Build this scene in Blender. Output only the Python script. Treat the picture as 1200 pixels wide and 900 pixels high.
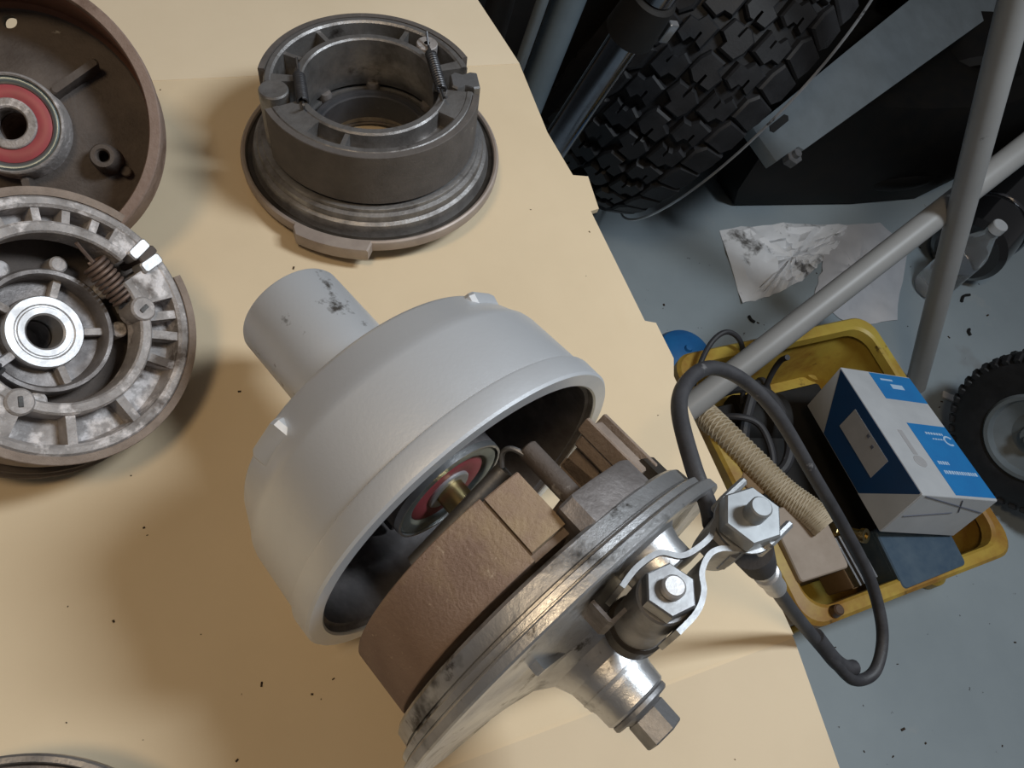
import bpy, bmesh, math, random
from mathutils import Vector, Matrix
random.seed(7)
PI = math.pi
for o in list(bpy.data.objects): bpy.data.objects.remove(o)
scene = bpy.context.scene
COL = scene.collection

# ------------------------------------------------------------------ camera
H = 0.4455                                   # lens height above the table top (table top is z = 0)
AX = Vector((0.92091725, -0.1857824, 0.34263147))      # world X, Y, Z seen in (right, down, forward)
AY = Vector((-0.32428455, -0.85290217, 0.4091423))
AZ = Vector((0.21621969, -0.48789629, -0.84569868))
right = Vector((AX[0], AY[0], AZ[0])); down = Vector((AX[1], AY[1], AZ[1])); fwd = Vector((AX[2], AY[2], AZ[2]))
cd = bpy.data.cameras.new('camera'); cam = bpy.data.objects.new('camera', cd); COL.objects.link(cam)
cm = Matrix.Identity(4)
for i in range(3):
    cm[i][0] = right[i]; cm[i][1] = -down[i]; cm[i][2] = -fwd[i]
cm[2][3] = H
cam.matrix_world = cm
cd.sensor_fit = 'HORIZONTAL'; cd.sensor_width = 36.0; cd.lens = 36.0 * 900 / 1200; cd.clip_start = 0.01
scene.camera = cam

# ------------------------------------------------------------------ world, lights, exposure
w = bpy.data.worlds.new('garage'); scene.world = w; w.use_nodes = True
w.node_tree.nodes['Background'].inputs[0].default_value = (0.95, 0.95, 1.0, 1)
w.node_tree.nodes['Background'].inputs[1].default_value = 0.07
def area(name, loc, target, size, size_y, power, color):
    l = bpy.data.lights.new(name, 'AREA'); l.shape = 'RECTANGLE'; l.size = size; l.size_y = size_y
    l.energy = power; l.color = color
    o = bpy.data.objects.new(name, l); COL.objects.link(o); o.location = loc
    o.rotation_euler = (Vector(target) - Vector(loc)).to_track_quat('-Z', 'Y').to_euler()
    return o
area('cool_ceiling_light', (0.92, 0.03, 1.22), (0.15, 0.2, 0), 0.22, 0.45, 17.5, (0.85, 0.93, 1.0))
area('warm_ceiling_light', (-0.40, -0.12, 1.60), (0.15, 0.2, 0), 0.30, 0.30, 7.5, (1.0, 0.75, 0.47))
scene.view_settings.view_transform = 'Standard'
scene.view_settings.look = 'None'
scene.view_settings.gamma = 1.0
scene.view_settings.use_curve_mapping = False
scene.view_settings.exposure = -0.05

# ------------------------------------------------------------------ materials
def srgb(r, g, b):
    f = lambda c: (c / 255 / 12.92) if c / 255 <= 0.04045 else ((c / 255 + 0.055) / 1.055) ** 2.4
    return (f(r), f(g), f(b), 1)
def M(name, c1, c2=None, scale=30, rough=.5, rough2=None, metal=0., bump=0., bscale=150, lo=.35, hi=.65,
      spots=None, spec=.5, coat=0., trans=0., ior=1.45, alpha=1.):
    m = bpy.data.materials.new(name); m.use_nodes = True; nt = m.node_tree; N = nt.nodes; Lk = nt.links
    b = N['Principled BSDF']; b.inputs['Roughness'].default_value = rough; b.inputs['Metallic'].default_value = metal
    b.inputs['Base Color'].default_value = c1; b.inputs['Specular IOR Level'].default_value = spec
    b.inputs['Coat Weight'].default_value = coat; b.inputs['Transmission Weight'].default_value = trans
    b.inputs['IOR'].default_value = ior; b.inputs['Alpha'].default_value = alpha
    tc = N.new('ShaderNodeTexCoord')
    def noise(sc, det=6, ro=.6):
        n = N.new('ShaderNodeTexNoise'); n.inputs['Scale'].default_value = sc; n.inputs['Detail'].default_value = det
        n.inputs['Roughness'].default_value = ro; Lk.new(tc.outputs['Object'], n.inputs['Vector']); return n
    def ramp(src, a, c, ca, cb):
        r = N.new('ShaderNodeValToRGB'); r.color_ramp.elements[0].position = a; r.color_ramp.elements[1].position = c
        r.color_ramp.elements[0].color = ca; r.color_ramp.elements[1].color = cb
        Lk.new(src, r.inputs['Fac']); return r
    col = None
    if c2:
        n = noise(scale); r = ramp(n.outputs['Fac'], lo, hi, c1, c2); col = r.outputs['Color']
        if rough2 is not None:
            mr = N.new('ShaderNodeMapRange'); mr.inputs[1].default_value = lo; mr.inputs[2].default_value = hi
            mr.inputs[3].default_value = rough; mr.inputs[4].default_value = rough2
            Lk.new(n.outputs['Fac'], mr.inputs[0]); Lk.new(mr.outputs[0], b.inputs['Roughness'])
    for sp in (spots or []):
        sc, a, c, cc = sp
        n = noise(sc, 5, .65); r = ramp(n.outputs['Fac'], a, c, (0, 0, 0, 1), (1, 1, 1, 1))
        mx = N.new('ShaderNodeMix'); mx.data_type = 'RGBA'
        Lk.new(r.outputs['Color'], mx.inputs[0])
        if col: Lk.new(col, mx.inputs[6])
        else: mx.inputs[6].default_value = c1
        mx.inputs[7].default_value = cc; col = mx.outputs[2]
    if col: Lk.new(col, b.inputs['Base Color'])
    if bump:
        n = noise(bscale, 8, .65); bp = N.new('ShaderNodeBump'); bp.inputs['Strength'].default_value = bump
        bp.inputs['Distance'].default_value = .002; Lk.new(n.outputs['Fac'], bp.inputs['Height']); Lk.new(bp.outputs['Normal'], b.inputs['Normal'])
    return m

MT = dict(
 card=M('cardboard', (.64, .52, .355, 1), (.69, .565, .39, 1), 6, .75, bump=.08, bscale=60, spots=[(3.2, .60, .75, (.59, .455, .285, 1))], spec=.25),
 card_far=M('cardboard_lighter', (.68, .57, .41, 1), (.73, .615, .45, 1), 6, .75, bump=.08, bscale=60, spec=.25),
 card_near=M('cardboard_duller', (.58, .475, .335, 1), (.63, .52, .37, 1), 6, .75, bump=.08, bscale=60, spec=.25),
 card_core=M('cardboard_core', (.42, .29, .15, 1), (.34, .22, .11, 1), 300, .9),
 wood=M('table_board', (.35, .23, .13, 1), (.28, .18, .1, 1), 8, .6),
 silver=M('silver_paint', (.80, .83, .87, 1), (.74, .77, .81, 1), 14, .38, .48, metal=.6, bump=.06, bscale=500, spots=[(38, .72, .76, (.10, .10, .10, 1))]),
 silver_dirty=M('silver_paint_scuffed', (.80, .83, .87, 1), (.74, .77, .81, 1), 14, .38, .48, metal=.6, bump=.06, bscale=500, spots=[(55, .60, .70, (.12, .11, .10, 1))]),
 alu=M('cast_aluminium', (.36, .35, .345, 1), (.18, .17, .165, 1), 60, .42, .6, metal=.8, bump=.25, bscale=300, spots=[(25, .62, .72, (.06, .05, .045, 1))]),
 alu_plate=M('stained_aluminium', (.60, .61, .62, 1), (.44, .44, .45, 1), 40, .30, .45, metal=.85, bump=.14, bscale=350, spots=[(22, .55, .66, (.05, .045, .04, 1)), (60, .60, .68, (.10, .09, .08, 1))]),
 alu_bright=M('bright_aluminium', (.62, .63, .64, 1), (.48, .48, .49, 1), 50, .30, .45, metal=.9, bump=.12, bscale=350, spots=[(30, .60, .68, (.05, .045, .04, 1))]),
 alu_pale=M('oxidised_aluminium', (.46, .43, .42, 1), (.27, .25, .24, 1), 55, .55, .75, metal=.45, bump=.6, bscale=260, spots=[(48, .52, .60, (.70, .66, .65, 1)), (26, .56, .66, (.14, .115, .10, 1))]),
 alu_dark=M('dirty_aluminium', (.27, .25, .245, 1), (.15, .135, .13, 1), 60, .45, .65, metal=.6, bump=.3, bscale=300),
 drum_inside=M('shaded_drum_inside', (.22, .205, .205, 1), (.12, .11, .11, 1), 50, .5, .65, metal=.4, bump=.2, bscale=300),  # shade of the drum's interior put into a darker base colour
 flange=M('tan_flange', (.40, .34, .30, 1), (.30, .25, .22, 1), 40, .5, .6, metal=.3, bump=.1, bscale=300),  # tan tone for the outer rim and tab
 near_black=M('near_black_brown', (.02, .017, .014, 1), (.045, .038, .032, 1), 40, .3, .5, metal=.2, bump=.2, bscale=200),
 lining=M('rusty_lining', (.235, .160, .122, 1), (.285, .20, .152, 1), 45, .85, bump=.5, bscale=500, spots=[(14, .50, .68, (.36, .27, .165, 1)), (260, .64, .70, (.42, .33, .25, 1))]),
 lining_grey=M('grey_lining', (.085, .076, .071, 1), (.115, .102, .095, 1), 60, .75, bump=.25, bscale=500, spots=[(120, .68, .74, (.25, .22, .2, 1))]),
 lining_dull=M('worn_lining', (.29, .23, .19, 1), (.20, .155, .125, 1), 60, .8, bump=.5, bscale=400),
 rust=M('rusty_iron', (.22, .155, .125, 1), (.28, .205, .17, 1), 50, .7, .85, metal=.1, bump=.4, bscale=300, spots=[(30, .55, .7, (.12, .075, .055, 1))]),
 rust_dark=M('brown_iron', (.075, .060, .052, 1), (.125, .103, .09, 1), 45, .65, .8, metal=.2, bump=.4, bscale=260, spots=[(60, .66, .74, (.34, .32, .30, 1))]),
 rust_wall=M('red_brown_brake_track', (.16, .075, .048, 1), (.21, .10, .065, 1), 30, .5, .6, metal=.35, bump=.1, bscale=300),
 steel=M('steel', (.40, .41, .42, 1), (.26, .26, .265, 1), 80, .36, .46, metal=.9, bump=.05, bscale=400),
 steel_bright=M('bright_steel', (.62, .62, .63, 1), (.46, .45, .45, 1), 70, .40, .52, metal=.75, bump=.1, bscale=400),
 steel_dull=M('dull_steel', (.30, .30, .31, 1), (.22, .22, .225, 1), 80, .45, .55, metal=.8, bump=.15, bscale=400),
 steel_green=M('bearing_steel', (.36, .42, .43, 1), (.28, .33, .34, 1), 60, .32, .42, metal=.85),
 zinc=M('zinc_plate', (.33, .35, .365, 1), (.26, .275, .29, 1), 90, .42, .5, metal=.6),
 brass=M('brass', (.55, .44, .22, 1), (.42, .33, .16, 1), 60, .25, .35, metal=1.),
 red=M('red_bearing_seal', (.34, .06, .075, 1), (.28, .06, .065, 1), 80, .45, spots=[(60, .62, .7, (.16, .04, .035, 1))]),
 rubber=M('black_rubber', (.030, .030, .034, 1), (.045, .045, .05, 1), 60, .5, .6, bump=.15, bscale=400, spots=[(90, .66, .72, (.12, .12, .125, 1))]),
 tyre=M('tyre_rubber', (.011, .011, .0125, 1), (.018, .0185, .021, 1), 40, .55, .65, bump=.15, bscale=300),
 spring=M('rusty_spring', (.20, .14, .11, 1), (.12, .085, .07, 1), 200, .6, metal=.4),
 spring_dark=M('dark_spring', (.09, .09, .095, 1), (.06, .06, .065, 1), 200, .45, metal=.6),
 floor=M('painted_concrete', (.28, .33, .36, 1), (.33, .385, .415, 1), 3, .45, .55, bump=.05, bscale=40, spots=[(5, .62, .75, (.38, .40, .40, 1)), (70, .70, .72, (.08, .08, .08, 1)), (2.2, .64, .72, (.24, .25, .26, 1))]),
 yellow=M('yellow_plastic', (.50, .38, .07, 1), (.42, .26, .045, 1), 10, .45, spots=[(9, .46, .64, (.30, .15, .03, 1)), (30, .62, .7, (.10, .06, .02, 1))]),
 box_white=M('carton_white', (.52, .54, .56, 1), (.46, .48, .50, 1), 20, .55),
 box_blue=M('carton_blue', (.02, .22, .55, 1), (.02, .19, .50, 1), 20, .45),
 box_navy=M('carton_navy', (.010, .055, .16, 1), (.012, .05, .14, 1), 20, .45),
 label=M('label_paper', (.40, .40, .41, 1), (.36, .36, .37, 1), 40, .7),
 print_dark=M('print_dark', (.12, .13, .17, 1), rough=.6),
 print_light=M('print_light', (.45, .62, .80, 1), rough=.6),
 blue_box=M('smoky_blue_plastic', (.05, .085, .13, 1), (.09, .13, .17, 1), 25, .3, coat=.3),
 frost=M('cloudy_plastic', (.42, .42, .42, 1), (.36, .36, .36, 1), 30, .4, alpha=.85),
 tan_box=M('dusty_beige_plastic', (.40, .33, .27, 1), (.33, .265, .21, 1), 25, .6),
 tan_dark=M('brown_card', (.27, .18, .10, 1), (.22, .14, .075, 1), 25, .7),
 hose=M('braided_hose', (.36, .28, .17, 1), (.29, .22, .13, 1), 40, .45),
 hose_rib=M('hose_braid_thread', (.50, .42, .30, 1), rough=.6),
 paper=M('white_paper', (.80, .81, .83, 1), (.74, .75, .77, 1), 25, .7, bump=.1, bscale=30, spots=[(11, .55, .64, (.13, .125, .12, 1))]),
 gloss_paper=M('glossy_sheet', (.58, .58, .60, 1), (.52, .52, .54, 1), 20, .22),
 tube=M('grey_white_paint', (.33, .33, .325, 1), (.29, .29, .285, 1), 10, .42, spots=[(30, .70, .74, (.2, .2, .2, 1))]),
 glass=M('clear_plastic', (.85, .88, .9, 1), rough=.08, trans=.9, ior=1.25),
 gloss_black=M('gloss_black', (.012, .012, .013, 1), rough=.12, coat=.5),
 matte_black=M('matt_black', (.008, .008, .008, 1), (.014, .012, .011, 1), 30, .7),
 engine=M('oily_black_and_shade', (.003, .003, .003, 1), (.007, .0055, .004, 1), 25, .55, spec=.25),  # oily metal, with the shade under the bike put into the black
 chrome=M('tarnished_chrome', (.30, .31, .34, 1), (.20, .20, .22, 1), 15, .15, .28, metal=1.),
 bike_grey=M('bike_grey_paint', (.20, .23, .25, 1), (.17, .195, .21, 1), 20, .38, metal=.2),
 bike_blue_grey=M('blue_grey_panel', (.16, .20, .23, 1), (.13, .165, .19, 1), 10, .35),
 blue_rag=M('blue_plastic', (.02, .16, .42, 1), (.02, .13, .36, 1), 30, .5),
 crumb=M('dark_crumbs', (.04, .025, .015, 1), rough=.9),
 crumb_white=M('pale_crumbs', (.6, .6, .58, 1), rough=.8),
 cap=M('brown_cap', (.08, .045, .025, 1), (.12, .07, .04, 1), 60, .4),
)

# ------------------------------------------------------------------ mesh helpers
def spline(pts, n=10, closed=False):
    P = [Vector(p) for p in pts]; out = []
    m = len(P)
    rng = range(m) if closed else range(m - 1)
    for i in rng:
        if closed: p0, p1, p2, p3 = P[i - 1], P[i], P[(i + 1) % m], P[(i + 2) % m]
        else: p0, p1, p2, p3 = P[max(i - 1, 0)], P[i], P[i + 1], P[min(i + 2, m - 1)]
        for k in range(n):
            t = k / n
            out.append(.5 * ((2 * p1) + (p2 - p0) * t + (2 * p0 - 5 * p1 + 4 * p2 - p3) * t * t + (3 * p1 - p0 - 3 * p2 + p3) * t ** 3))
    if not closed: out.append(P[-1].copy())
    return out
def frame(n, up=(0, 1, 0)):
    n = Vector(n).normalized(); x = Vector(up).cross(n)
    if x.length < 1e-5: x = Vector((1, 0, 0)).cross(n)
    x.normalize(); y = n.cross(x)
    m = Matrix.Identity(4)
    for i in range(3): m[i][0] = x[i]; m[i][1] = y[i]; m[i][2] = n[i]
    return m
class B:
    def __init__(s): s.v = []; s.f = []; s.T = Matrix.Identity(4)
    def add(s, vs, fs):
        o = len(s.v); s.v += [s.T @ Vector(v) for v in vs]; s.f += [[i + o for i in f] for f in fs]; return s
    def lathe(s, prof, n=72, a0=0., a1=360., closed=False, caps=False):
        # prof: (r, z); closed: profile is a loop
        full = abs(a1 - a0) >= 359.9; cnt = n if full else n + 1; vs = []; fs = []; m = len(prof)
        for i in range(cnt):
            a = math.radians(a0 + (a1 - a0) * i / n); c, d = math.cos(a), math.sin(a)
            vs += [(r * c, r * d, z) for r, z in prof]
        for i in range(n):
            j = (i + 1) % cnt
            for k in range(m if closed else m - 1):
                q = (k + 1) % m
                fs.append([i * m + k, j * m + k, j * m + q, i * m + q])
        if not full and caps: fs.append(list(range(m))[::-1]); fs.append([n * m + k for k in range(m)])
        return s.add(vs, fs)
    def tube(s, pts, r, n=10, closed=False, caps=True):
        P = [Vector(p) for p in pts]; vs = []; fs = []; m = len(P); prev = None
        rr = r if callable(r) else (lambda t: r)
        for i in range(m):
            if closed: t = (P[(i + 1) % m] - P[i - 1])
            else: t = P[min(i + 1, m - 1)] - P[max(i - 1, 0)]
            t.normalize()
            if prev is None:
                x = t.orthogonal().normalized()
            else:
                x = prev - t * prev.dot(t); x.normalize()
            prev = x; y = t.cross(x); q = rr(i / max(m - 1, 1))
            for k in range(n):
                a = 2 * PI * k / n; vs.append(P[i] + q * (math.cos(a) * x + math.sin(a) * y))
        for i in range(m if closed else m - 1):
            j = (i + 1) % m
            for k in range(n): fs.append([i * n + k, i * n + (k + 1) % n, j * n + (k + 1) % n, j * n + k])
        if caps and not closed: fs.append(list(range(n))[::-1]); fs.append([(m - 1) * n + k for k in range(n)])
        return s.add(vs, fs)
    def cyl(s, p, q, r, r2=None, n=28, cham=0.):
        p, q = Vector(p), Vector(q); r2 = r if r2 is None else r2; L = (q - p).length; T0 = s.T
        s.T = T0 @ Matrix.Translation(p) @ frame(q - p)
        pr = [(0, 0), (r - cham, 0), (r, cham), (r2, L - cham), (r2 - cham, L), (0, L)] if cham else [(0, 0), (r, 0), (r2, L), (0, L)]
        s.lathe(pr, n); s.T = T0; return s
    def prism(s, poly, z0, z1, cham=0.):
        n = len(poly); cx = sum(p[0] for p in poly) / n; cy = sum(p[1] for p in poly) / n
        def ring(z, k): return [(cx + (p[0] - cx) * k, cy + (p[1] - cy) * k, z) for p in poly]
        if cham:
            R = max(math.hypot(p[0] - cx, p[1] - cy) for p in poly); k = 1 - cham / R
            rings = [ring(z0, k), ring(z0 + cham, 1), ring(z1 - cham, 1), ring(z1, k)]
        else: rings = [ring(z0, 1), ring(z1, 1)]
        vs = sum(rings, []); fs = [list(range(n))[::-1], [(len(rings) - 1) * n + i for i in range(n)]]
        for a in range(len(rings) - 1):
            for i in range(n): j = (i + 1) % n; fs.append([a * n + i, a * n + j, (a + 1) * n + j, (a + 1) * n + i])
        return s.add(vs, fs)
    def box(s, c, size, rot=None, cham=0.):
        x, y, z = (d / 2 for d in size); T0 = s.T
        s.T = T0 @ Matrix.Translation(Vector(c)) @ (rot.to_4x4() if rot else Matrix.Identity(4))
        if cham:
            e = cham
            poly = [(-x + e, -y), (x - e, -y), (x, -y + e), (x, y - e), (x - e, y), (-x + e, y), (-x, y - e), (-x, -y + e)]
            s.prism(poly, -z, z, e)
        else: s.prism([(-x, -y), (x, -y), (x, y), (-x, y)], -z, z)
        s.T = T0; return s
    def hexn(s, p, d, r, h, n=6, rot=0.):
        T0 = s.T; s.T = T0 @ Matrix.Translation(Vector(p)) @ frame(d)
        poly = [(r * math.cos(rot + 2 * PI * k / n), r * math.sin(rot + 2 * PI * k / n)) for k in range(n)]
        s.prism(poly, 0, h, r * .07); s.T = T0; return s
    def strip(s, pts, t, y0, y1):
        # a bent strip: pts in the (x, z) plane, thickness t, running from y0 to y1
        P = [Vector((p[0], p[1])) for p in pts]; L = []; R = []
        for i in range(len(P)):
            d = (P[min(i + 1, len(P) - 1)] - P[max(i - 1, 0)]).normalized(); nn = Vector((-d.y, d.x)) * t / 2
            L.append(P[i] + nn); R.append(P[i] - nn)
        vs = []; m = len(P)
        for i in range(m): vs += [(L[i].x, y0, L[i].y), (L[i].x, y1, L[i].y), (R[i].x, y1, R[i].y), (R[i].x, y0, R[i].y)]
        fs = [[0, 1, 2, 3], [(m - 1) * 4 + k for k in (3, 2, 1, 0)]]
        for i in range(m - 1):
            for k in range(4): fs.append([i * 4 + k, (i + 1) * 4 + k, (i + 1) * 4 + (k + 1) % 4, i * 4 + (k + 1) % 4])
        return s.add(vs, fs)
    def coil(s, p, q, R, r, turns, n=6):
        p, q = Vector(p), Vector(q); L = (q - p).length; T0 = s.T
        s.T = T0 @ Matrix.Translation(p) @ frame(q - p); k = int(turns * 12)
        s.tube([(R * math.cos(2 * PI * turns * i / k), R * math.sin(2 * PI * turns * i / k), L * i / k) for i in range(k + 1)], r, n)
        s.T = T0; return s
def obj(name, b, mat, parent=None, ang=32, kind=None):
    me = bpy.data.meshes.new(name); me.from_pydata([tuple(v) for v in b.v], [], b.f)
    bm = bmesh.new(); bm.from_mesh(me); bmesh.ops.remove_doubles(bm, verts=bm.verts, dist=1e-6)
    bmesh.ops.recalc_face_normals(bm, faces=bm.faces); bm.to_mesh(me); bm.free()
    for p in me.polygons: p.use_smooth = True
    me.set_sharp_from_angle(angle=math.radians(ang))
    me.materials.append(MT[mat] if isinstance(mat, str) else mat)
    o = bpy.data.objects.new(name, me); COL.objects.link(o)
    if parent: o.parent = parent
    if kind: o['kind'] = kind
    return o
def tag(o, label, cat, group=None):
    o['label'] = label; o['category'] = cat
    if group: o['group'] = group
    return o
def thing(name, label, cat, mat=None, loc=None, group=None):
    o = bpy.data.objects.new(name, None); COL.objects.link(o); o.empty_display_size = .02
    o.matrix_world = mat if mat is not None else Matrix.Translation(Vector(loc or (0, 0, 0)))
    return tag(o, label, cat, group)
def struct(name, b, mat):
    o = obj(name, b, mat); o['kind'] = 'structure'; return o
def boolcut(o, cutters, mat=None):
    cb = B()
    for c in cutters: cb.v_off = 0; c(cb)
    me = bpy.data.meshes.new('cutter'); me.from_pydata([tuple(v) for v in cb.v], [], cb.f)
    bm = bmesh.new(); bm.from_mesh(me); bmesh.ops.remove_doubles(bm, verts=bm.verts, dist=1e-6)
    bmesh.ops.recalc_face_normals(bm, faces=bm.faces); bm.to_mesh(me); bm.free()
    c = bpy.data.objects.new('cutter', me); COL.objects.link(c)
    par = o.parent; o.parent = None; mw = o.matrix_world.copy(); o.matrix_world = Matrix.Identity(4)
    md = o.modifiers.new('b', 'BOOLEAN'); md.object = c; md.operation = 'DIFFERENCE'; md.solver = 'EXACT'
    dg = bpy.context.evaluated_depsgraph_get(); dg.update()
    new = bpy.data.meshes.new_from_object(o.evaluated_get(dg)); o.modifiers.clear(); o.data = new
    new.set_sharp_from_angle(angle=math.radians(32))
    bpy.data.objects.remove(c); o.parent = par; o.matrix_local = Matrix.Identity(4)
    return o
def P2(r, a): return (r * math.cos(math.radians(a)), r * math.sin(math.radians(a)))
def rotz(a): return Matrix.Rotation(math.radians(a), 3, 'Z')

# ------------------------------------------------------------------ the setting
FZ = -0.65
b = B(); b.box((1.2, .9, FZ - .02), (6.5, 6.0, .04)); struct('floor', b, 'floor')

# the work table under the cardboard
t = thing('work_table', 'plain wooden work table under the tan cardboard sheet', 'table', loc=(-.28, .35, FZ))
b = B(); b.box((0, 0, .625), (1.08, 1.75, .04), cham=.003); obj('tabletop', b, 'wood', t)
for sx in (-1, 1):
    for sy in (-1, 1):
        b = B(); b.box((sx * .44 - .06, sy * .80, .3025), (.06, .06, .605), cham=.003); obj('leg', b, 'wood', t)

# cardboard: three panels of one opened-out carton
t = thing('cardboard_sheet', 'flattened tan cardboard sheet spread over the work table', 'cardboard', loc=(0, 0, -.0046))
def panel(name, poly, z0, z1, m='card'):
    b = B(); b.prism(poly, z0, z1); return obj(name, b, m, t, ang=20)
TH = .0046
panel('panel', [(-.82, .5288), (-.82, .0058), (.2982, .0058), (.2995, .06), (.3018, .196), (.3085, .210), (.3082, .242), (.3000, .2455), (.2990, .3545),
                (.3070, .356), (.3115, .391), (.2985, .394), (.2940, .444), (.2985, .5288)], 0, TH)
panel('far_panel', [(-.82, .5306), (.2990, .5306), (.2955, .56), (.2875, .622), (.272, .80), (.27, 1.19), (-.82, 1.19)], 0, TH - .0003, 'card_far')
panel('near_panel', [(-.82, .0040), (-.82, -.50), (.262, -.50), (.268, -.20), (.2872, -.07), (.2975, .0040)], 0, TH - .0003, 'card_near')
b = B(); b.box((-.2605, .5297, .0018), (1.119, .0022, .0044)); b.box((-.2612, .0049, .0018), (1.1174, .0022, .0044)); obj('fold_groove', b, 'card', t)

# ------------------------------------------------------------------ silver drum and its brake plate share one axle line
yaw, tilt = -1.1906, .0944
AXN = Vector((math.cos(yaw) * math.cos(tilt), math.sin(yaw) * math.cos(tilt), math.sin(tilt)))
Yl = Vector((-.0349801, .08752893, .99554763)); Xl = Yl.cross(AXN)
A0 = Vector((.0981, .1064, .0925 * math.cos(tilt)))
AM = Matrix.Identity(4)
for i in range(3): AM[i][0] = Xl[i]; AM[i][1] = Yl[i]; AM[i][2] = AXN[i]; AM[i][3] = A0[i]

def bearing(parent, z, ro, rs, ri, th=.014, mat='steel_green', sealw=True, seal='red', hub='steel_bright'):
    br = B(); br.lathe([(ro, z - th), (ro, z - .0012), (ro - .0012, z), (rs + .0025, z), (rs + .001, z - .0008), (rs, z - .0022), (rs, z - th)], 64)
    o = obj('bearing', br, mat, parent)
    b = B(); b.lathe([(rs, z - .0018), (rs - .002, z - .0011), (ri + .002, z - .0011), (ri, z - .0016)], 64); obj('seal', b, seal, o)
    b = B(); b.lathe([(ri, z - .0022), (ri, z - .0006), (ri - .0007, z), (ri - .0045, z), (ri - .0055, z - .001), (ri - .0055, z - th)], 48); obj('inner_race', b, hub, o)
    return o

t = thing('brake_drum', 'silver painted brake drum with tubular hub lying on its side, mid table', 'brake drum', AM)
b = B()
b.lathe([(.0845, -.002), (.0838, -.0008), (.0848, 0), (.0915, 0), (.0925, -.0012), (.0925, -.0112), (.0921, -.0124), (.0905, -.0134), (.0893, -.046),
         (.0886, -.0495), (.0868, -.0530), (.0815, -.0672), (.0800, -.0695), (.0770, -.0710), (.070, -.0718), (.050, -.0726), (.0345, -.0735), (.0318, -.075), (.0306, -.079)], 128)
shell = obj('drum_shell', b, 'silver', t)
b = B(); b.lathe([(.0306, -.076), (.0304, -.153), (.0297, -.1545), (.0235, -.1545), (.0225, -.153), (.0225, -.11), (0, -.11)], 72); obj('hub_tube', b, 'silver_dirty', t)
b = B(); b.lathe([(.0848, -.0006), (.0835, -.004), (.0815, -.0045), (.0815, -.050), (.079, -.056), (.070, -.0595), (.045, -.0595), (.036, -.050), (.0325, -.030), (.0322, -.0165), (.0312, -.0165)], 96)
obj('inner_wall', b, 'drum_inside', t)
for k in range(6):
    b = B(); b.box((0, 0, 0), (.040, .005, .018), cham=.001)
    b2 = B(); b2.T = Matrix.Rotation(math.radians(k * 60 + 20), 4, 'Z'); b2.box((.054, 0, -.050), (.044, .005, .020), cham=.0012); obj('inner_rib', b2, 'drum_inside', t)
bearing(t, -.0155, .0308, .0225, .0125)
b = B(); b.lathe([(.0325, -.018), (.0322, -.0148), (.0309, -.0148), (.0309, -.018)], 64); obj('bearing_seat', b, 'alu_bright', t)
b = B(); b.T = Matrix.Rotation(math.radians(-40), 4, 'Z'); b.box((.0295, 0, -.150), (.010, .008, .012), cham=.001); obj('hub_key', b, 'alu_dark', t)
# two shallow bosses on the back shoulder of the drum
for a in (141, 52):
    b = B(); b.T = Matrix.Rotation(math.radians(a), 4, 'Z'); b.box((.0795 if a > 90 else .0782, 0, -.0600), (.0125, .022, .0150), Matrix.Rotation(-.30, 3, 'Y'), cham=.002); obj('shoulder_boss', b, 'silver', t)

t = thing('brake_plate', 'aluminium brake plate with rusty shoes and cable lever, in front of silver drum', 'brake plate', AM)
b = B()
b.lathe([(.030, .052), (.060, .052), (.078, .0535), (.0845, .0545), (.0862, .0560), (.0866, .0622), (.0852, .0626), (.0852, .0640), (.0900, .0642), (.0905, .0646), (.0905, .0672), (.0900, .0674), (.0900, .0680), (.0928, .0682), (.0934, .0688),
         (.0936, .0722), (.0930, .0730), (.0885, .0733), (.0855, .0725), (.080, .0725), (.062, .0750), (.045, .0775), (.031, .0805), (.0225, .0855), (.0190, .093), (.0176, .104)], 128)
obj('plate', b, 'alu_plate', t, ang=16)
b = B(); b.lathe([(.0185, .100), (.0165, .106), (.0160, .1135), (.0152, .1145), (.0, .1145)], 56); obj('axle_boss', b, 'alu_plate', t)
b = B(); b.lathe([(0, .1146), (.0145, .1146), (.0150, .1152), (.0150, .1170), (.0142, .1178), (.0105, .1180), (.0085, .1195), (0, .1195)], 48); obj('washer_flange', b, 'steel_dull', t)
b = B(); b.hexn((0, 0, .119), (0, 0, 1), .0098, .0125, rot=.4); obj('axle_bolt_head', b, 'steel_dull', t)
b = B(); b.cyl((0, 0, -.035), (0, 0, .052), .0078, n=36, cham=.0006); obj('axle_spacer', b, 'brass', t)
b = B(); b.lathe([(.016, .052), (.016, .036), (.012, .034), (.0078, .034)], 40); obj('plate_hub', b, 'alu_dark', t)
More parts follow.
